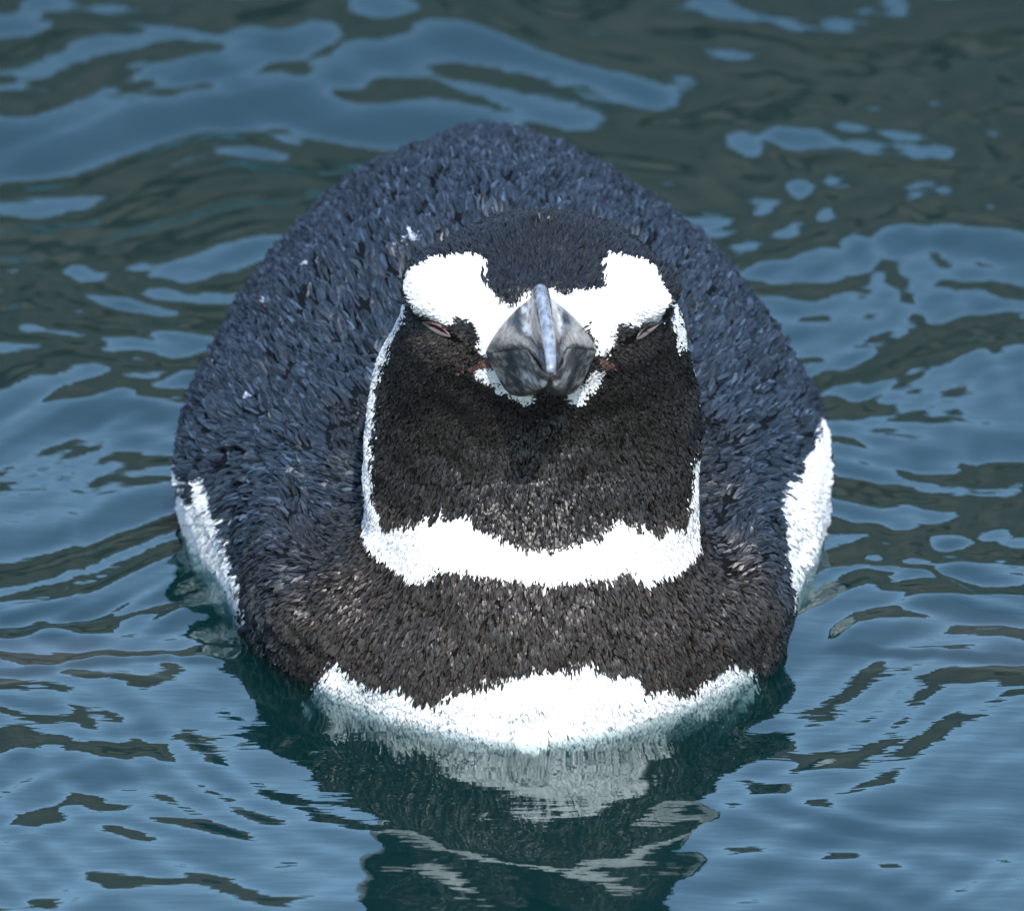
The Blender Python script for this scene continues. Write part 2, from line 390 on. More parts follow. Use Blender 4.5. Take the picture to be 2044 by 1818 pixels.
def bank_pts():
    xs = np.linspace(-4.6, 4.6, 420); s = np.linspace(0, 1, 46)
    X, Sg = np.meshgrid(xs, s, indexing='ij'); X = X.ravel(); Sg = Sg.ravel()
    prof_y = np.interp(Sg, [0, .25, .55, .75, 1], [1.16, 1.20, 1.27, 1.42, 2.2])
    prof_z = np.interp(Sg, [0, .25, .55, .75, 1], [-.35, .02, .41, .56, .28])
    nx = sinnoise(np.stack([X, prof_y, prof_z], 1), 1.6, 11); nz = sinnoise(np.stack([X, prof_y, prof_z], 1), 4.5, 12)
    n3 = sinnoise(np.stack([X, prof_y, prof_z], 1), 13, 13)
    amp = np.clip(Sg * 6, .3, 1) * np.clip((1 - Sg) * 5, 0, 1)
    y = prof_y + amp * (.05 * nx + .035 * nz + .012 * n3)
    z = prof_z + amp * (.035 * nx * Sg + .03 * nz * Sg + .01 * n3)
    V = np.stack([X, y, z], 1); ny = 46; i = np.arange(419)[:, None] * ny + np.arange(45)[None]
    return V, np.stack([i, i + ny, i + ny + 1, i + 1], -1).reshape(-1, 4)
V, q = bank_pts()
tag(link('rocky_bank', np_mesh('rocky_bank', V, [q]), M_BANK), kind='structure')

# water: one closed body, finely rippled around the bird
xs = spread(-.29, .29, .0014, POOL[0] - .02, POOL[1] + .02, 1.09); ys = spread(-.24, .78, .0014, POOL[2] - .02, POOL[3] + .12, 1.09)
V, q = grid_mesh('water', xs, ys, water_h)
nx, ny = len(xs), len(ys); ntop = len(V)
ring = np.concatenate([np.arange(nx) * ny, (nx - 1) * ny + np.arange(1, ny), (np.arange(nx - 2, -1, -1)) * ny + ny - 1, np.arange(ny - 2, 0, -1)])
Vb = V[ring].copy(); Vb[:, 2] = -.40
cen = np.array([[0, -.7, -.40]])
V2 = np.concatenate([V, Vb, cen]); nr = len(ring); bi = ntop + np.arange(nr)
sk = np.stack([ring, bi, np.roll(bi, -1), np.roll(ring, -1)], 1)
bt = np.stack([np.full(nr, ntop + nr), np.roll(bi, -1), bi], 1)
m = bpy.data.materials.new('pool_water'); m.use_nodes = True; nt = m.node_tree; nt.nodes.clear()
N = nt.nodes.new; L = nt.links.new
out = N('ShaderNodeOutputMaterial'); gl = N('ShaderNodeBsdfGlossy'); gl.inputs['Roughness'].default_value = 0.02
gl.inputs['Color'].default_value = (.88, 1, .97, 1)
tr = N('ShaderNodeBsdfTransparent'); tr.inputs[0].default_value = (.97, .99, .99, 1)
fr = N('ShaderNodeFresnel'); fr.inputs['IOR'].default_value = 2.05
gm_ = N('ShaderNodeNewGeometry'); mb = N('ShaderNodeMix'); mb.data_type = 'FLOAT'; mb.inputs[3].default_value = .06   # no false total reflection from below
L(gm_.outputs['Backfacing'], mb.inputs[0]); L(fr.outputs[0], mb.inputs[2])
mf = N('ShaderNodeMixShader'); L(mb.outputs[0], mf.inputs[0]); L(tr.outputs[0], mf.inputs[1]); L(gl.outputs[0], mf.inputs[2])
tc = N('ShaderNodeTexCoord'); mp = N('ShaderNodeMapping'); mp.inputs['Scale'].default_value = (24, 105, 40)
nz = N('ShaderNodeTexNoise'); nz.inputs['Scale'].default_value = 1.0; nz.inputs['Detail'].default_value = 3
bp = N('ShaderNodeBump'); bp.inputs['Strength'].default_value = .24; bp.inputs['Distance'].default_value = .0012
L(tc.outputs['Object'], mp.inputs[0]); L(mp.outputs[0], nz.inputs['Vector']); L(nz.outputs[0], bp.inputs['Height'])
L(bp.outputs[0], gl.inputs['Normal']); L(bp.outputs[0], fr.inputs['Normal'])
va = N('ShaderNodeVolumeAbsorption'); va.inputs['Color'].default_value = (.0, .30, .34, 1); va.inputs['Density'].default_value = 60
vs = N('ShaderNodeVolumeScatter'); vs.inputs['Color'].default_value = (.10, .92, .88, 1); vs.inputs['Density'].default_value = 2.5
ad = N('ShaderNodeAddShader'); L(va.outputs[0], ad.inputs[0]); L(vs.outputs[0], ad.inputs[1])
L(mf.outputs[0], out.inputs['Surface']); L(ad.outputs[0], out.inputs['Volume'])
tag(link('water', np_mesh('water', V2, [q, sk, bt]), m), kind='structure')

# ------------------------------------------------------------------ penguin
penguin = bpy.data.objects.new('penguin', None); COL.objects.link(penguin)
penguin.location = (0, .17, -.09)
tag(penguin, 'black and white penguin floating on the pool with its eyes squeezed to slits', 'penguin')
PO = np.array([0, .17, -.09])

V, Q = surface_nets((-.13, -.02, -.115), (.13, .49, .17), .0025)
V = to_surface(V)
NB = normalize(grad(V))
ok = plumage(V, NB, 1.0)
M_BODY, nt, b = new_mat('under_plumage')
a = nt.nodes.new('ShaderNodeAttribute'); a.attribute_name = 'Col'; nt.links.new(a.outputs['Color'], b.inputs['Base Color'])
b.inputs['Roughness'].default_value = .85; b.inputs['Specular IOR Level'].default_value = .08
n_, bp_ = noise_bump(nt, 900, .5, .001); nt.links.new(bp_.outputs[0], b.inputs['Normal'])
me = np_mesh('body', V - PO, [Q]); vcol(me, np.where((ok >= 3)[:, None], plum_col(V, ok), plum_col(V, ok) * .2))  # dark areas deepened: shade between feathers painted into the base
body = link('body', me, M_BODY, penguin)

# --- feathers : one blade each, laid along the lie of the plumage
ANCH = []
def an(p, d, sym=True):
    ANCH.append((p, d))
    if sym: ANCH.append(((-p[0], p[1], p[2]), (-d[0], d[1], d[2])))
an((0, .018, .147), (0, .5, .6), False); an((0, .05, .157), (0, 1, .05), False); an((0, .09, .14), (0, .8, -.6), False); an((0, .11, .115), (0, .9, -.4), False)
an((.018, .03, .15), (.3, .9, .2)); an((.033, .03, .14), (.35, .9, .15)); an((.04, .045, .13), (.1, .9, -.35)); an((.034, .02, .122), (.6, .6, -.4))
an((.042, .035, .11), (.35, .55, -.7)); an((.047, .045, .09), (.1, .4, -.9)); an((.02, .018, .1), (.55, .1, -.8)); an((0, .02, .09), (0, .1, -1), False)
an((.022, .02, .08), (.25, 0, -1)); an((0, .012, .06), (0, -.3, -1), False); an((.035, .03, .06), (.2, -.1, -1)); an((0, .002, .03), (0, 0, -1), False)
an((.05, .025, .04), (.3, 0, -1)); an((.07, .045, .02), (.3, .3, -.9)); an((.08, .09, .03), (.15, .6, -.8)); an((.06, .07, .075), (.35, .6, -.6))
an((.085, .12, .03), (-.22, .55, -.8)); an((.075, .12, .07), (.12, .9, -.22)); an((0, .16, .1), (0, 1, 0), False); an((.05, .17, .09), (.08, 1, -.05)); an((.08, .2, .05), (.05, .95, -.15)); an((.09, .16, .035), (-.05, .95, -.25))
an((.098, .2, .01), (0, .6, -.8)); an((0, .26, .085), (0, 1, -.3), False); an((.05, .3, .05), (-.05, 1, -.3)); an((0, .4, .02), (0, 1, -.4), False); an((.05, .2, -.09), (0, 1, 0)); an((0, .02, -.04), (0, .5, -.8), False)
AP = np.array([a_[0] for a_ in ANCH]); AD = normalize(np.array([a_[1] for a_ in ANCH], float))

def flow(P, N):
    t = np.zeros_like(P)
    for p, d in zip(AP, AD):
        w = 1 / (((P - p) ** 2).sum(1) + 6e-5) ** 2
        t += w[:, None] * d
    t -= (t * N).sum(1, keepdims=True) * N
    return normalize(t)

def sample_surface(n, dens):
    T = np.concatenate([Q[:, [0, 1, 2]], Q[:, [0, 2, 3]]])
    A, B, C = V[T[:, 0]], V[T[:, 1]], V[T[:, 2]]
    ar = np.linalg.norm(np.cross(B - A, C - A), axis=1) / 2
    cen = (A + B + C) / 3
    w = ar * dens(cen); w /= w.sum()
    t = rng.choice(len(T), n, p=w); u = rng.random((n, 2)); f = u.sum(1) > 1; u[f] = 1 - u[f]
    return A[t] + u[:, :1] * (B - A)[t] + u[:, 1:] * (C - A)[t]

BK_C = np.array([.0030, .009, .1288])                       # middle of the beak's base
def density(P):
    d = np.ones(len(P))
    headish = (P[:, 1] < .11) & (P[:, 2] > .05) & (np.abs(P[:, 0]) < .06)
    d[headish] = 2.3
    d[(P[:, 1] < .1) & ~headish] = 1.5
    d[(P[:, 1] > .33)] = .7
    d[P[:, 2] < -.012] = 0.10
    d[P[:, 2] < -.05] = 0
    return d
NF = 300000
P = sample_surface(NF, density)
P = to_surface(P, 2); Nn = normalize(grad(P))
kind = plumage(P, Nn, 1.0)
keep = np.ones(len(P), bool)
# bare places: beak base, eye slits
bd = P - BK_C
keep &= ~((np.abs(bd[:, 0]) < .0125) & (bd[:, 1] < .012) & (np.abs(bd[:, 2] + .001) < .011))
for c in EYES:
    e = P - c; keep &= ~(((e[:, 0] / .0056) ** 2 + ((e[:, 2] - (.36 if c[0] > 0 else -.36) * e[:, 0]) / .0021) ** 2 < 1) & (e[:, 1] < .01))
# dark partings between the wet locks of the back
bk_ = backness(P); Pa = P * np.array([1.0, .33, 1.0])
rid_ = np.abs(sinnoise(Pa, 230, 71, 14)); rid2 = np.abs(sinnoise(Pa, 480, 72, 14))
part = (kind < 3) & (P[:, 1] > .05) & (((rid_ < .22) & (bk_ > .35)) | ((rid2 < .14) & (bk_ > .15)))
keep &= ~(part & (rng.random(len(P)) < .9))
P, Nn, kind = P[keep], Nn[keep], kind[keep]; n = len(P)
T = flow(P, Nn)
headish = (P[:, 1] < .12) & (P[:, 2] > .05) & (np.abs(P[:, 0]) < .062)
chest = (kind == 2) | ((kind == 3) & ~headish)
back = ~headish & ~chest
bf = np.where(headish, 0, backness(P))
ln = np.where(headish, .0025, .0029 + .0018 * bf); wd = np.where(headish, .00080, .00078 + .00030 * bf)
face = headish & (P[:, 1] < .05) & (P[:, 2] > .09)
ln = np.where(face, .0020, ln); wd = np.where(face, .00065, wd)
crown = headish & (P[:, 2] > .128) & (kind == 1); ln = np.where(crown, .0034, ln)
wht = kind == 3
wd = np.where(wht & headish, .0006, wd)
nearbeak = np.clip(np.linalg.norm(bd[keep] / np.array([1.15, 1, 1]), axis=1) / .03, .55, 1)
ln = ln * nearbeak
ln = ln * rng.uniform(.7, 1.3, n); wd = wd * rng.uniform(.7, 1.3, n)
cl = sinnoise(P, 330, 31); cl2 = sinnoise(P, 150, 32)
ang = np.where(back, .22, .16) * cl + rng.normal(0, 1, n) * np.where(back, .14, .18)
B = np.cross(Nn, T)
T2 = T * np.cos(ang)[:, None] + B * np.sin(ang)[:, None]; B2 = np.cross(Nn, T2)
roll = rng.normal(0, np.where(wht, .32, .60), n)
S = B2 * np.cos(roll)[:, None] + Nn * np.sin(roll)[:, None]
lift = np.where(back, .30 + .15 * cl2 + .10 * cl, .14 + .08 * cl) + rng.normal(0, .07, n)
lift = np.where(crown, lift + .12, lift); lift = np.where(wht, .12 + rng.normal(0, .05, n), lift); lift = np.clip(lift, .03, .6)
root = P - Nn * .0005
# wet tips draw together into little tufts
from mathutils.kdtree import KDTree
def clump(sel, spacing, amount, axial):
    ids = np.nonzero(sel)[0]
    Pp = P[ids]; m = max(8, int(len(ids) * .0000 + area_of[ids].sum() / spacing ** 2))
    cid = rng.choice(len(ids), min(m, len(ids)), replace=False)
    kd = KDTree(len(cid))
    for i_, c_ in enumerate(cid): kd.insert(Pp[c_], i_)
    kd.balance()
    near = np.array([kd.find(p_)[1] for p_ in Pp])
    return ids, cid[near], amount
area_of = np.where(headish, 1 / 2.3, np.where(P[:, 1] < .1, 1 / 1.5, 1.0)); area_of = area_of / area_of.sum() * .115
mid = P + T2 * (ln * .62)[:, None] + Nn * (ln * .62 * lift * 1.3 + .0001)[:, None]
tip = P + T2 * ln[:, None] + Nn * (ln * lift * .95)[:, None]
for sel, sp, am in ((~headish & (bf > .4), .0026, .55), (~headish & (bf <= .4), .0019, .45), (headish & ~wht, .0017, .40), (headish & wht, .0017, .30)):
    ids, cc, am = clump(sel, sp, am, 0)
    ids_c = ids[cc]
    tgt_ = P[ids_c] + T[ids_c] * ln[ids][:, None] * 1.0 + Nn[ids_c] * (ln[ids_c] * lift[ids_c] * 1.25)[:, None]
    far_ = np.linalg.norm(P[ids] - P[ids_c], axis=1) < .006
    a_ = (am * far_)[:, None]
    tip[ids] = tip[ids] * (1 - a_) + tgt_ * a_
    mid[ids] = mid[ids] * (1 - a_ * .4) + (.38 * P[ids] + .62 * tgt_) * a_ * .4
hw = wd[:, None] * .5
bl = np.where(wht, .15, .45)[:, None]
FV = np.stack([root - S * hw * .7, root + S * hw * .7, mid + S * hw, mid - S * hw, tip + S * hw * bl, tip - S * hw * bl], 1).reshape(-1, 3)
base = np.arange(n)[:, None] * 6
fq = base + np.array([[0, 1, 2, 3]]); ft = base + np.array([[3, 2, 4, 5]])
br = np.exp(rng.normal(0, .38 + .14 * bf, n)); br = np.where(wht, rng.uniform(.92, 1.04, n), br)
warm = rng.random(n)[:, None] * np.array([.25, .12, 0]) * (~wht)[:, None] * (headish | chest)[:, None] + 1
fc = np.clip(plum_col(P, kind) * np.where(kind == 1, pale_skin(P), 1)[:, None] * br[:, None] * warm, 0, .86)
me = np_mesh('plumage', FV - PO, [fq, ft]); vcol(me, np.repeat(fc, 6, 0))
M_FEA, nt, b = new_mat('feather')
a = nt.nodes.new('ShaderNodeAttribute'); a.attribute_name = 'Col'; nt.links.new(a.outputs['Color'], b.inputs['Base Color'])
an_ = nt.nodes.new('ShaderNodeAttribute'); an_.attribute_name = 'Lie'; ge_ = nt.nodes.new('ShaderNodeNewGeometry')
vm = nt.nodes.new('ShaderNodeMix'); vm.data_type = 'VECTOR'; vm.inputs[0].default_value = .15
nt.links.new(ge_.outputs['Normal'], vm.inputs[4]); nt.links.new(an_.outputs['Vector'], vm.inputs[5])
vn = nt.nodes.new('ShaderNodeVectorMath'); vn.operation = 'NORMALIZE'; nt.links.new(vm.outputs[1], vn.inputs[0]); nt.links.new(vn.outputs[0], b.inputs['Normal'])
b.inputs['Roughness'].default_value = .40; b.inputs['Specular IOR Level'].default_value = .26
la = me.attributes.new('Lie', 'FLOAT_VECTOR', 'POINT'); la.data.foreach_set('vector', np.repeat(normalize(Nn + T2 * .25), 6, 0).astype(np.float32).ravel())
pl = link('plumage', me, M_FEA, penguin); pl['kind'] = 'stuff'

# --- beads of water clinging to chest, shoulders and back
M_DROP, nt, b = new_mat('water_bead'); b.inputs['Roughness'].default_value = .02; b.inputs['IOR'].default_value = 1.33
b.inputs['Transmission Weight'].default_value = 1.0
low = np.nonzero((P[:, 2] > .0005) & (P[:, 2] < .010) & (P[:, 1] < .10))[0]; anyw = np.nonzero((P[:, 2] > .015) & ~headish & (kind < 3))[0]
pick = np.concatenate([rng.choice(low, 110), rng.choice(anyw, 90)])
sv = []; 
for a1 in (0, .5, 1.1, 1.7, 2.4, math.pi):
    for k_ in range(8): sv.append((math.sin(a1) * math.cos(k_ * math.pi / 4), math.sin(a1) * math.sin(k_ * math.pi / 4), math.cos(a1)))
sv = np.array(sv); sf = np.array([(i * 8 + k_, (i + 1) * 8 + k_, (i + 1) * 8 + (k_ + 1) % 8, i * 8 + (k_ + 1) % 8) for i in range(5) for k_ in range(8)])
rad_ = rng.uniform(.00022, .00060, len(pick)); ctr = P[pick] + Nn[pick] * .0008
DV = (ctr[:, None, :] + sv[None] * rad_[:, None, None]).reshape(-1, 3); DF = (sf[None] + np.arange(len(pick))[:, None, None] * len(sv)).reshape(-1, 4)
dr = link('water_beads', np_mesh('water_beads', DV - PO, [DF]), M_DROP, penguin); dr['kind'] = 'stuff'

# --- beak
ba = R(18); yaw = R(3.5)
AX = np.array([math.sin(yaw) * math.cos(ba), -math.cos(yaw) * math.cos(ba), math.sin(ba)])
RX = np.cross(AX, [0, 0, 1.0]); RX /= np.linalg.norm(RX); RX = -RX if RX[0] < 0 else RX
UX = np.cross(RX, AX); UX = UX if UX[2] > 0 else -UX
BL = .050
def horn(name, base, lite, rough):
    m, nt, b = new_mat(name)
    tc = nt.nodes.new('ShaderNodeTexCoord'); mp = nt.nodes.new('ShaderNodeMapping'); mp.inputs['Scale'].default_value = (650, 230, 520)
    nz = nt.nodes.new('ShaderNodeTexNoise'); nz.inputs['Scale'].default_value = 1; nz.inputs['Detail'].default_value = 5
    r = nt.nodes.new('ShaderNodeValToRGB'); r.color_ramp.elements[0].position = .38; r.color_ramp.elements[1].position = .68
    r.color_ramp.elements[0].color = (*base, 1); r.color_ramp.elements[1].color = (*lite, 1)
    nt.links.new(tc.outputs['Object'], mp.inputs[0]); nt.links.new(mp.outputs[0], nz.inputs['Vector']); nt.links.new(nz.outputs[0], r.inputs[0])
    nt.links.new(r.outputs[0], b.inputs['Base Color']); b.inputs['Roughness'].default_value = rough
    bp = nt.nodes.new('ShaderNodeBump'); bp.inputs['Strength'].default_value = .5; bp.inputs['Distance'].default_value = .0010
    nt.links.new(nz.outputs[0], bp.inputs['Height']); nt.links.new(bp.outputs[0], b.inputs['Normal'])
    if name == 'beak_horn':
        at = nt.nodes.new('ShaderNodeAttribute'); at.attribute_name = 'Col'
        ml = nt.nodes.new('ShaderNodeMixRGB'); ml.blend_type = 'MULTIPLY'; ml.inputs[0].default_value = 1
        nt.links.new(at.outputs['Color'], ml.inputs[1]); nt.links.new(r.outputs[0], ml.inputs[2]); nt.links.new(ml.outputs[0], b.inputs['Base Color'])
    return m
M_HORN = horn('beak_horn', (.28, .27, .26), (1.35, 1.35, 1.35), .27)
M_CULMEN = horn('culmen_horn', (.09, .105, .13), (.24, .27, .32), .25)
M_NOST = horn('dark_groove', (.006, .006, .007), (.02, .02, .022), .5)

def loft(sections):
    """sections: list of (t, [(p,q)...]) -> verts and faces, capped"""
    V = []; F4 = []; m = len(sections[0][1])
    for t, sec in sections:
        for p, q_ in sec: V.append(BK_C + AX * (t * BL) + RX * p + UX * q_)
    for s in range(len(sections) - 1):
        for i in range(m):
            a0 = s * m + i; a1 = s * m + (i + 1) % m
            F4.append((a0, a1, a1 + m, a0 + m))
    V.append(np.mean(V[-m:], axis=0)); c = len(V) - 1
    F3 = [((len(sections) - 1) * m + i, (len(sections) - 1) * m + (i + 1) % m, c) for i in range(m)]
    return np.array(V), np.array(F4), np.array(F3)
def closed_spline(pts, m):
    pts = np.array(pts); n_ = len(pts); t = np.arange(m) / m * n_; i = t.astype(int); f = (t - i)[:, None]
    p0, p1, p2, p3 = pts[(i - 1) % n_], pts[i % n_], pts[(i + 1) % n_], pts[(i + 2) % n_]
    return 0.5 * ((2 * p1) + (-p0 + p2) * f + (2 * p0 - 5 * p1 + 4 * p2 - p3) * f ** 2 + (-p0 + 3 * p1 - 3 * p2 + p3) * f ** 3)
def interp_sections(keys, nt_, m):
    ts = [k_[0] for k_ in keys]; secs = np.array([closed_spline(k_[1], m) for k_ in keys])
    tt = np.linspace(ts[0], ts[-1], nt_); res = []
    for t in tt:
        j = min(max(np.searchsorted(ts, t) - 1, 0), len(ts) - 2); f = (t - ts[j]) / (ts[j + 1] - ts[j]); 
        p0 = secs[max(j - 1, 0)]; p1 = secs[j]; p2 = secs[j + 1]; p3 = secs[min(j + 2, len(ts) - 1)]
        v = 0.5 * ((2 * p1) + (-p0 + p2) * f + (2 * p0 - 5 * p1 + 4 * p2 - p3) * f ** 2 + (-p0 + 3 * p1 - 3 * p2 + p3) * f ** 3)
        res.append((t, v))
    return res
K = 1e-3
def up_sec(w, top, gr, bot, rid):
    """upper mandible section: ridge top, groove beside it, bulging side, mouth line below (mm)"""
    L_ = [(0, top), (rid, top - .25 * rid), (rid * 1.25, top - 1.3 * rid), (gr[0], gr[1]), (w * .765, bot + (top - bot) * .38), (w, bot + 1.2), (w * .93, bot - .2), (w * .5, bot + .3), (0, bot + .6)]
    pts = L_ + [(-p, q_) for p, q_ in L_[-2:0:-1]]
    return [(p * K, q_ * K) for p, q_ in pts]
upper = interp_sections([
    (-.30, up_sec(14.0, 15.2, (6.8, 9.2), -2.8, 2.4)),
    (.00, up_sec(16.6, 17.2, (7.1, 10.8), -2.8, 2.5)),
    (.16, up_sec(14.0, 15.6, (5.9, 7.4), -1.4, 2.4)),
    (.36, up_sec(10.4, 12.6, (4.5, 4.8), .2, 2.3)),
    (.58, up_sec(6.8, 9.2, (3.6, 3.6), 1.0, 2.1)),
    (.80, up_sec(4.2, 4.9, (2.7, 1.6), -.2, 1.8)),
    (.93, up_sec(2.7, .8, (2.0, -.6), -2.6, 1.3)),
    (1.0, up_sec(1.2, -2.4, (.9, -3.2), -4.6, .6))], 84, 132)
UV, U4, U3 = loft(upper)
beak = bpy.data.objects.new('beak', None); COL.objects.link(beak); beak.parent = penguin; beak.location = (BK_C - PO).tolist()
def beak_tpq(Vv):
    d = Vv - BK_C; return d @ AX / BL, d @ RX / K, d @ UX / K
def lerp(c0, c1, f): return np.array(c0) * (1 - f[:, None]) + np.array(c1) * f[:, None]
def up_cols(Vv):
    t, p, q_ = beak_tpq(Vv); ap = np.abs(p)
    c = lerp((.045, .043, .041), (.12, .115, .107), sstep(-.6, .8, sinnoise(np.stack([p * .5, q_ * .25 + p * .2, t * 3], 1), 1.0, 51)))
    c = lerp((1, 1, 1), (.45, .45, .45), sstep(.2, .9, sinnoise(np.stack([q_ * .9 + p * .5, p * .15, t * 4], 1), 1.6, 52)))[:, :] * c
    plate = sstep(.5, .2, t) * sstep(2.0, 2.8, ap) * sstep(6.8, 5.6, ap)              # plates beside the ridge, painted pale as if lit
    c = c * (1 - plate[:, None]) + np.array([.30, .31, .33]) * plate[:, None]
    nos = np.exp(-((t - .12) / .10) ** 2) * np.exp(-((ap - 7.6) / 1.3) ** 2) * sstep(2.0, 5.5, q_)   # nostril hollows
    c = c * (1 - .93 * np.clip(nos * 1.6, 0, 1))[:, None]
    gro = np.exp(-((ap - 2.9) / .55) ** 2) * sstep(.15, .5, t)
    c = c * (1 - .75 * gro)[:, None]
    rim = sstep(.05, -.01, t)                                                         # dark skin where feathers end
    c = c * (1 - .75 * rim)[:, None]
    tipb = sstep(.72, .95, t) * sstep(1.0, 2.2, ap + .0)
    return c * (1 - .6 * tipb)[:, None]
def low_cols(Vv):
    t, p, q_ = beak_tpq(Vv); ap = np.abs(p)
    c = lerp((.04, .039, .037), (.13, .126, .118), sstep(-.7, .7, sinnoise(np.stack([p * .35, q_ * .45, t * 3], 1), 1.1, 53)))
    lobe = sstep(.25, .55, t) * sstep(-4.5, -7.5, q_) * sstep(.3, 1.2, ap)
    c = c * (1 - lobe[:, None]) + np.array([.42, .41, .40]) * lobe[:, None]
    band = np.exp(-((t - .30) / .09) ** 2) * sstep(5, 7, ap)
    c = c * (1 - .75 * band)[:, None]
    gap_shade = sstep(4.6, 3.2, ap) * sstep(-8.2, -6.4, q_) * sstep(.4, .6, t)  # shade in the mouth opening under the hook, painted dark brown
    c = c * (1 - gap_shade[:, None]) + np.array([.018, .013, .010]) * gap_shade[:, None]
    notch = sstep(1.3, .3, ap) * sstep(-5, -8, q_)
    c = c * (1 - .85 * notch)[:, None]
    return c * (1 - .6 * sstep(.06, .0, t))[:, None]
um = np_mesh('upper_mandible', UV - BK_C, [U4, U3]); vcol(um, up_cols(UV))
ub = link('upper_mandible', um, M_HORN, beak)
def low_sec(w, top, bot, notch, cx=0):
    L_ = [(0, top), (w * .6, top + .2), (w, top + .1), (w * .84, top - (top - bot) * .50), (w * .62, bot + 1.0), (w * .30, bot), (0, bot + notch)]
    pts = L_ + [(-p, q_) for p, q_ in L_[-2:0:-1]]
    return [((p + cx) * K, q_ * K) for p, q_ in pts]
lower = interp_sections([
    (-.30, low_sec(13.5, -3.0, -14.0, .6)),
    (.00, low_sec(16.4, -2.4, -15.8, 1.2)),
    (.20, low_sec(12.8, -.8, -14.4, 2.4)),
    (.42, low_sec(8.8, .6, -11.8, 3.2)),
    (.62, low_sec(6.4, .6, -10.6, 3.2)),
    (.76, low_sec(5.2, -1.2, -9.6, 2.6)),
    (.83, low_sec(4.4, -2.6, -8.6, 1.8)),
    (.87, low_sec(2.6, -4.0, -7.2, .8))], 64, 112)
LV, L4, L3 = loft(lower)
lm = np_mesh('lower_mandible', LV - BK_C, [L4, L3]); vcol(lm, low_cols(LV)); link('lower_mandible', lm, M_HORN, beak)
def tube(pts, radii, seg=10):
    pts = np.array(pts, float); n_ = len(pts); V = []; F = []
    for i in range(n_):
        d = pts[min(i + 1, n_ - 1)] - pts[max(i - 1, 0)]; d /= np.linalg.norm(d)
        s = np.cross(d, [0.13, .2, .97]); s /= np.linalg.norm(s); u = np.cross(s, d)
        for k_ in range(seg):
            a_ = 2 * math.pi * k_ / seg; V.append(pts[i] + radii[i] * (math.cos(a_) * s + math.sin(a_) * u))
    for i in range(n_ - 1):
        for k_ in range(seg):
            F.append((i * seg + k_, i * seg + (k_ + 1) % seg, (i + 1) * seg + (k_ + 1) % seg, (i + 1) * seg + k_))
    V += [pts[0], pts[-1]]; c0, c1 = len(V) - 2, len(V) - 1
    F3 = [(c0, (k_ + 1) % seg, k_) for k_ in range(seg)] + [(c1, (n_ - 1) * seg + k_, (n_ - 1) * seg + (k_ + 1) % seg) for k_ in range(seg)]
    return np.array(V), np.array(F), np.array(F3)
def bk(t, p, q_): return BK_C + AX * (t * BL) + RX * p * K + UX * q_ * K
# polished culmen ridge running to the hooked tip
tp = [(.0, 16.0), (.16, 14.5), (.36, 11.6), (.58, 8.2), (.80, 4.0), (.92, .5), (.985, -2.4), (1.0, -4.0)]
tt = np.linspace(0, 7, 40); ti = np.interp(tt, range(8), [a_[0] for a_ in tp]); qi = np.interp(tt, range(8), [a_[1] for a_ in tp])
a_, f4, f3 = tube([bk(t, 0, q_) for t, q_ in zip(ti, qi)], np.interp(tt, [0, 2, 5, 6.5, 7], [2.3e-3, 2.1e-3, 1.8e-3, 1.4e-3, .8e-3]), 14)
link('culmen', np_mesh('culmen', a_ - BK_C, [f4, f3]), M_CULMEN, ub)
for s in (-1, 1):
    a_, f4, f3 = tube([bk(t, s * p, q_) for t, p, q_ in ((.02, 8.5, 8.8), (.09, 7.3, 7.5), (.17, 6.3, 6.4), (.24, 5.6, 5.8))], [.2e-3, .45e-3, .45e-3, .2e-3])
    link('nostril', np_mesh('nostril', a_ - BK_C, [f4, f3]), M_NOST, ub)

# --- eyes: squeezed slits between fleshy lids
def flat_mat(name, c, rough, spec=.5):
    m, nt, b = new_mat(name); b.inputs['Roughness'].default_value = rough; b.inputs['Specular IOR Level'].default_value = spec
    nz = nt.nodes.new('ShaderNodeTexNoise'); nz.inputs['Scale'].default_value = 700; tc = nt.nodes.new('ShaderNodeTexCoord')
    mxx = nt.nodes.new('ShaderNodeMixRGB'); mxx.inputs[1].default_value = (*[v * .75 for v in c], 1); mxx.inputs[2].default_value = (*[min(1, v * 1.25) for v in c], 1)
    nt.links.new(tc.outputs['Object'], nz.inputs['Vector']); nt.links.new(nz.outputs[0], mxx.inputs[0]); nt.links.new(mxx.outputs[0], b.inputs['Base Color'])
    return m
M_EYE = flat_mat('eye_dark', (.022, .006, .005), .3, .3)
M_LID = flat_mat('eyelid_grey', (.075, .064, .060), .5)
M_LIDP = flat_mat('eyelid_pink', (.13, .062, .060), .5)
M_LIDD = flat_mat('eyelid_dark', (.045, .034, .032), .45)
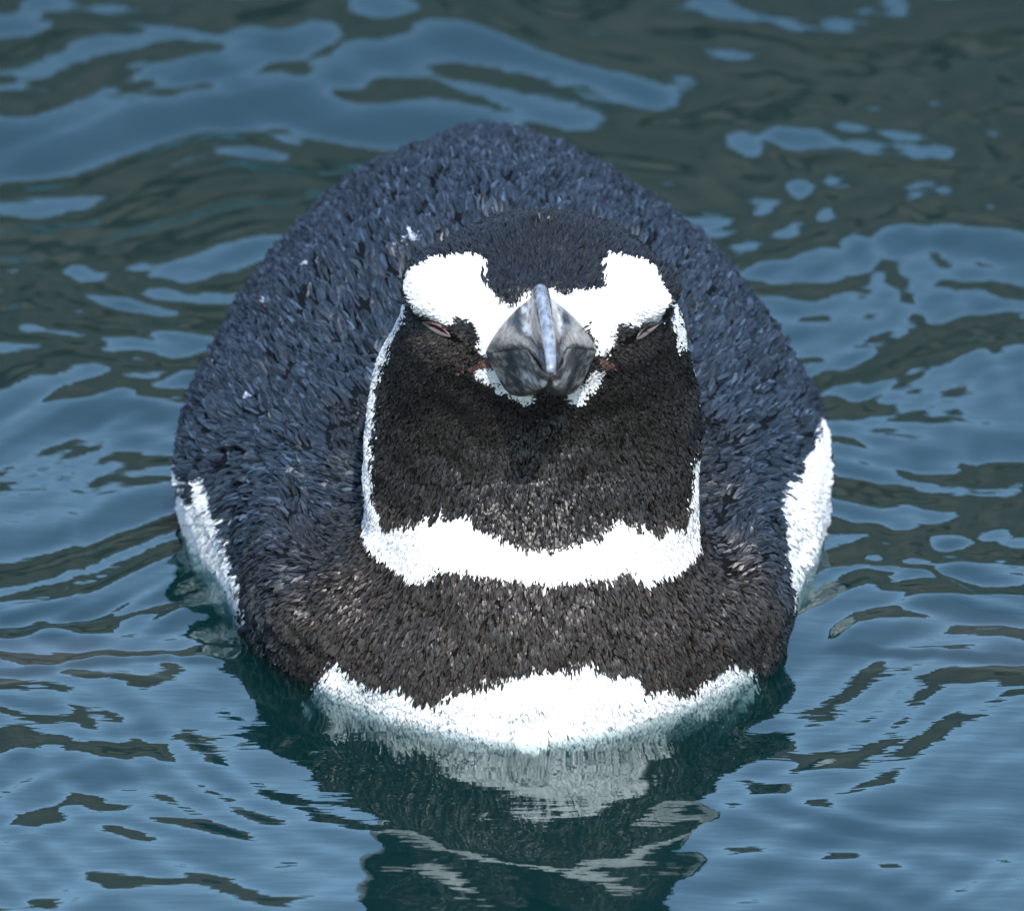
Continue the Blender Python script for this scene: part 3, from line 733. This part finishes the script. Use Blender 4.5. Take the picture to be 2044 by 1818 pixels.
for s, c in ((-1, EYES[0]), (1, EYES[1])):
    c = to_surface(c[None], 5)[0]; nrm = normalize(grad(c[None]))[0]
    sd = np.cross([0, 0, 1.0], nrm); sd /= np.linalg.norm(sd)          # sideways on the face
    if sd[0] * s < 0: sd = -sd                                          # towards the ear
    upv = np.cross(nrm, sd); upv = upv if upv[2] > 0 else -upv
    th = R(10); ex = sd * math.cos(th) + upv * math.sin(th); ey = np.cross(nrm, ex); ey = ey if ey[2] > 0 else -ey
    hl = .0062 if s < 0 else .0056
    # eyeball
    W_ = 18; H_ = 12; ev = []; ef = []
    for i in range(H_ + 1):
        for j in range(W_):
            a1 = math.pi * i / H_; a2 = 2 * math.pi * j / W_
            ev.append(c - nrm * .0019 + .0031 * (ex * math.sin(a1) * math.cos(a2) * 1.15 + ey * math.cos(a1) * .9 + nrm * math.sin(a1) * math.sin(a2)))
    for i in range(H_):
        for j in range(W_): ef.append((i * W_ + j, i * W_ + (j + 1) % W_, (i + 1) * W_ + (j + 1) % W_, (i + 1) * W_ + j))
    eye = link('eye', np_mesh('eye', np.array(ev) - PO, [np.array(ef)]), M_EYE, penguin)
    for nm, up_, mat, rad in (('upper_eyelid', 1, M_LIDP if s < 0 else M_LIDD, .0006), ('lower_eyelid', -1, M_LID, .0008)):
        pts = []
        for k_ in np.linspace(-1, 1, 13):
            p = c + ex * hl * k_ + ey * up_ * (.0016 * (1 - k_ * k_) + .0001)
            p = to_surface(p[None], 4)[0] + nrm * .0007; pts.append(p)
        rr = [rad * (1 - .75 * abs(k_) ** 2.5) for k_ in np.linspace(-1, 1, 13)]
        a_, f4, f3 = tube(pts, rr, 8)
        link(nm, np_mesh(nm, a_ - PO, [f4, f3]), mat, eye)

# --- flippers lying just under the surface
M_FLIP = flat_mat('flipper_dark', (.030, .018, .012), .5)
def on_water(px, py, z):
    d = np.array([0, CE, -SE]) + (px - 1022) / (DIST * PXM) * np.array([1, 0, 0]) + (909 - py) / (DIST * PXM) * np.array([0, SE, CE])
    return CAM + d * (z - CAM[2]) / d[2]
def resample(pts, n_):
    pts = np.array(pts); l_ = np.concatenate([[0], np.cumsum(np.linalg.norm(np.diff(pts, axis=0), axis=1))]); tt = np.linspace(0, l_[-1], n_)
    r_ = np.stack([np.interp(tt, l_, pts[:, k_]) for k_ in range(3)], 1)
    for _ in range(2): r_[1:-1] = (r_[:-2] + 2 * r_[1:-1] + r_[2:]) / 4
    return r_
FLIP = (  # shoulder to tip: front outline, rear outline (photo pixels on the surface)
    ([(560, 1330), (470, 1318), (400, 1322), (330, 1310), (250, 1312), (165, 1320), (80, 1336), (0, 1345), (-150, 1350), (-330, 1338)],
     [(560, 1195), (490, 1205), (400, 1215), (300, 1226), (230, 1234), (170, 1243), (90, 1251), (0, 1262), (-150, 1285), (-330, 1330)]),
    ([(1480, 1330), (1570, 1300), (1640, 1296), (1720, 1300), (1790, 1303), (1880, 1308), (1960, 1313), (2044, 1322), (2200, 1330), (2390, 1310)],
     [(1480, 1180), (1570, 1170), (1650, 1150), (1730, 1136), (1800, 1140), (1880, 1160), (1930, 1188), (1965, 1203), (2044, 1206), (2200, 1225), (2390, 1300)]))
for fo, ro in FLIP:
    A_ = resample([on_water(a_, b_, -.003) for a_, b_ in fo], 60); B_ = resample([on_water(a_, b_, -.003) for a_, b_ in ro], 60)
    nv = 18; fv = []
    for i in range(60):
        u = i / 59; th_ = .0045 * (1 - .55 * u)
        for jj in range(nv):
            a2 = 2 * math.pi * jj / nv; k_ = .5 + .5 * math.cos(a2); p = A_[i] * (1 - k_) + B_[i] * k_
            fv.append(p + np.array([0, 0, -.0042 - .0006 * math.sin(u * 9) + th_ * math.sin(a2) - .012 * (1 - u) ** 4]))
    f4 = [(i * nv + jj, i * nv + (jj + 1) % nv, (i + 1) * nv + (jj + 1) % nv, (i + 1) * nv + jj) for i in range(59) for jj in range(nv)]
    fv = np.array(fv); fv = np.concatenate([fv, fv[:nv].mean(0)[None], fv[-nv:].mean(0)[None]]); c0 = len(fv) - 2
    f3 = [(c0, (jj + 1) % nv, jj) for jj in range(nv)] + [(c0 + 1, 59 * nv + jj, 59 * nv + (jj + 1) % nv) for jj in range(nv)]
    fl = link('flipper', np_mesh('flipper', fv - PO, [np.array(f4), np.array(f3)]), M_FLIP, penguin)

# --- loose down caught on the back
M_DOWN = flat_mat('down', (.30, .35, .44), .8)
def pixel_to_body(px, py):
    d = np.array([0, CE, -SE]) + (px - 1022) / (DIST * PXM) * np.array([1, 0, 0]) + (909 - py) / (DIST * PXM) * np.array([0, SE, CE])
    d /= np.linalg.norm(d); t = np.arange(3.6, 4.6, .0008); Pq = CAM + t[:, None] * d
    f = field(Pq); i = np.argmax(f < 0); return Pq[i]
for px, py, sz, lb in ((826, 482, .0042, 'pale curled down tuft on the back beside the white brow'), (800, 502, .0030, 'small faint down tuft just below the larger one beside the brow'),
                       (612, 534, .0024, 'bright white fleck of down high on the back shoulder'), (535, 605, .0022, 'dull white down fleck near the edge of the back'), (500, 795, .0024, 'slim upright white down fleck low on the back above the flank')):
    p0 = pixel_to_body(px, py); nr_ = normalize(grad(p0[None]))[0]; fv = []; ff = []
    for k_ in range(46):
        d = rng.normal(size=3); d -= (d @ nr_) * nr_ * .6; d /= np.linalg.norm(d); d = d * .8 + nr_ * .5
        sd = np.cross(d, nr_); sd /= np.linalg.norm(sd) + 1e-9; l_ = sz * rng.uniform(.35, .8); w_ = sz * .06
        o_ = p0 + rng.normal(size=3) * sz * .22 + nr_ * .0008; i0 = len(fv)
        fv += [o_ - sd * w_, o_ + sd * w_, o_ + d * l_ * .6 + sd * w_ * .8 + nr_ * l_ * .25, o_ + d * l_ * .6 - sd * w_ * .8 + nr_ * l_ * .25, o_ + d * l_ + nr_ * l_ * .1]
        ff.append(i0)
    ff = np.array(ff)[:, None]
    o = link('down_feather', np_mesh('down_feather', np.array(fv) - p0, [ff + np.array([[0, 1, 2, 3]]), ff + np.array([[3, 2, 4]])]), M_DOWN)
    o.location = p0.tolist(); tag(o, lb, 'feather', 'loose down on the back')
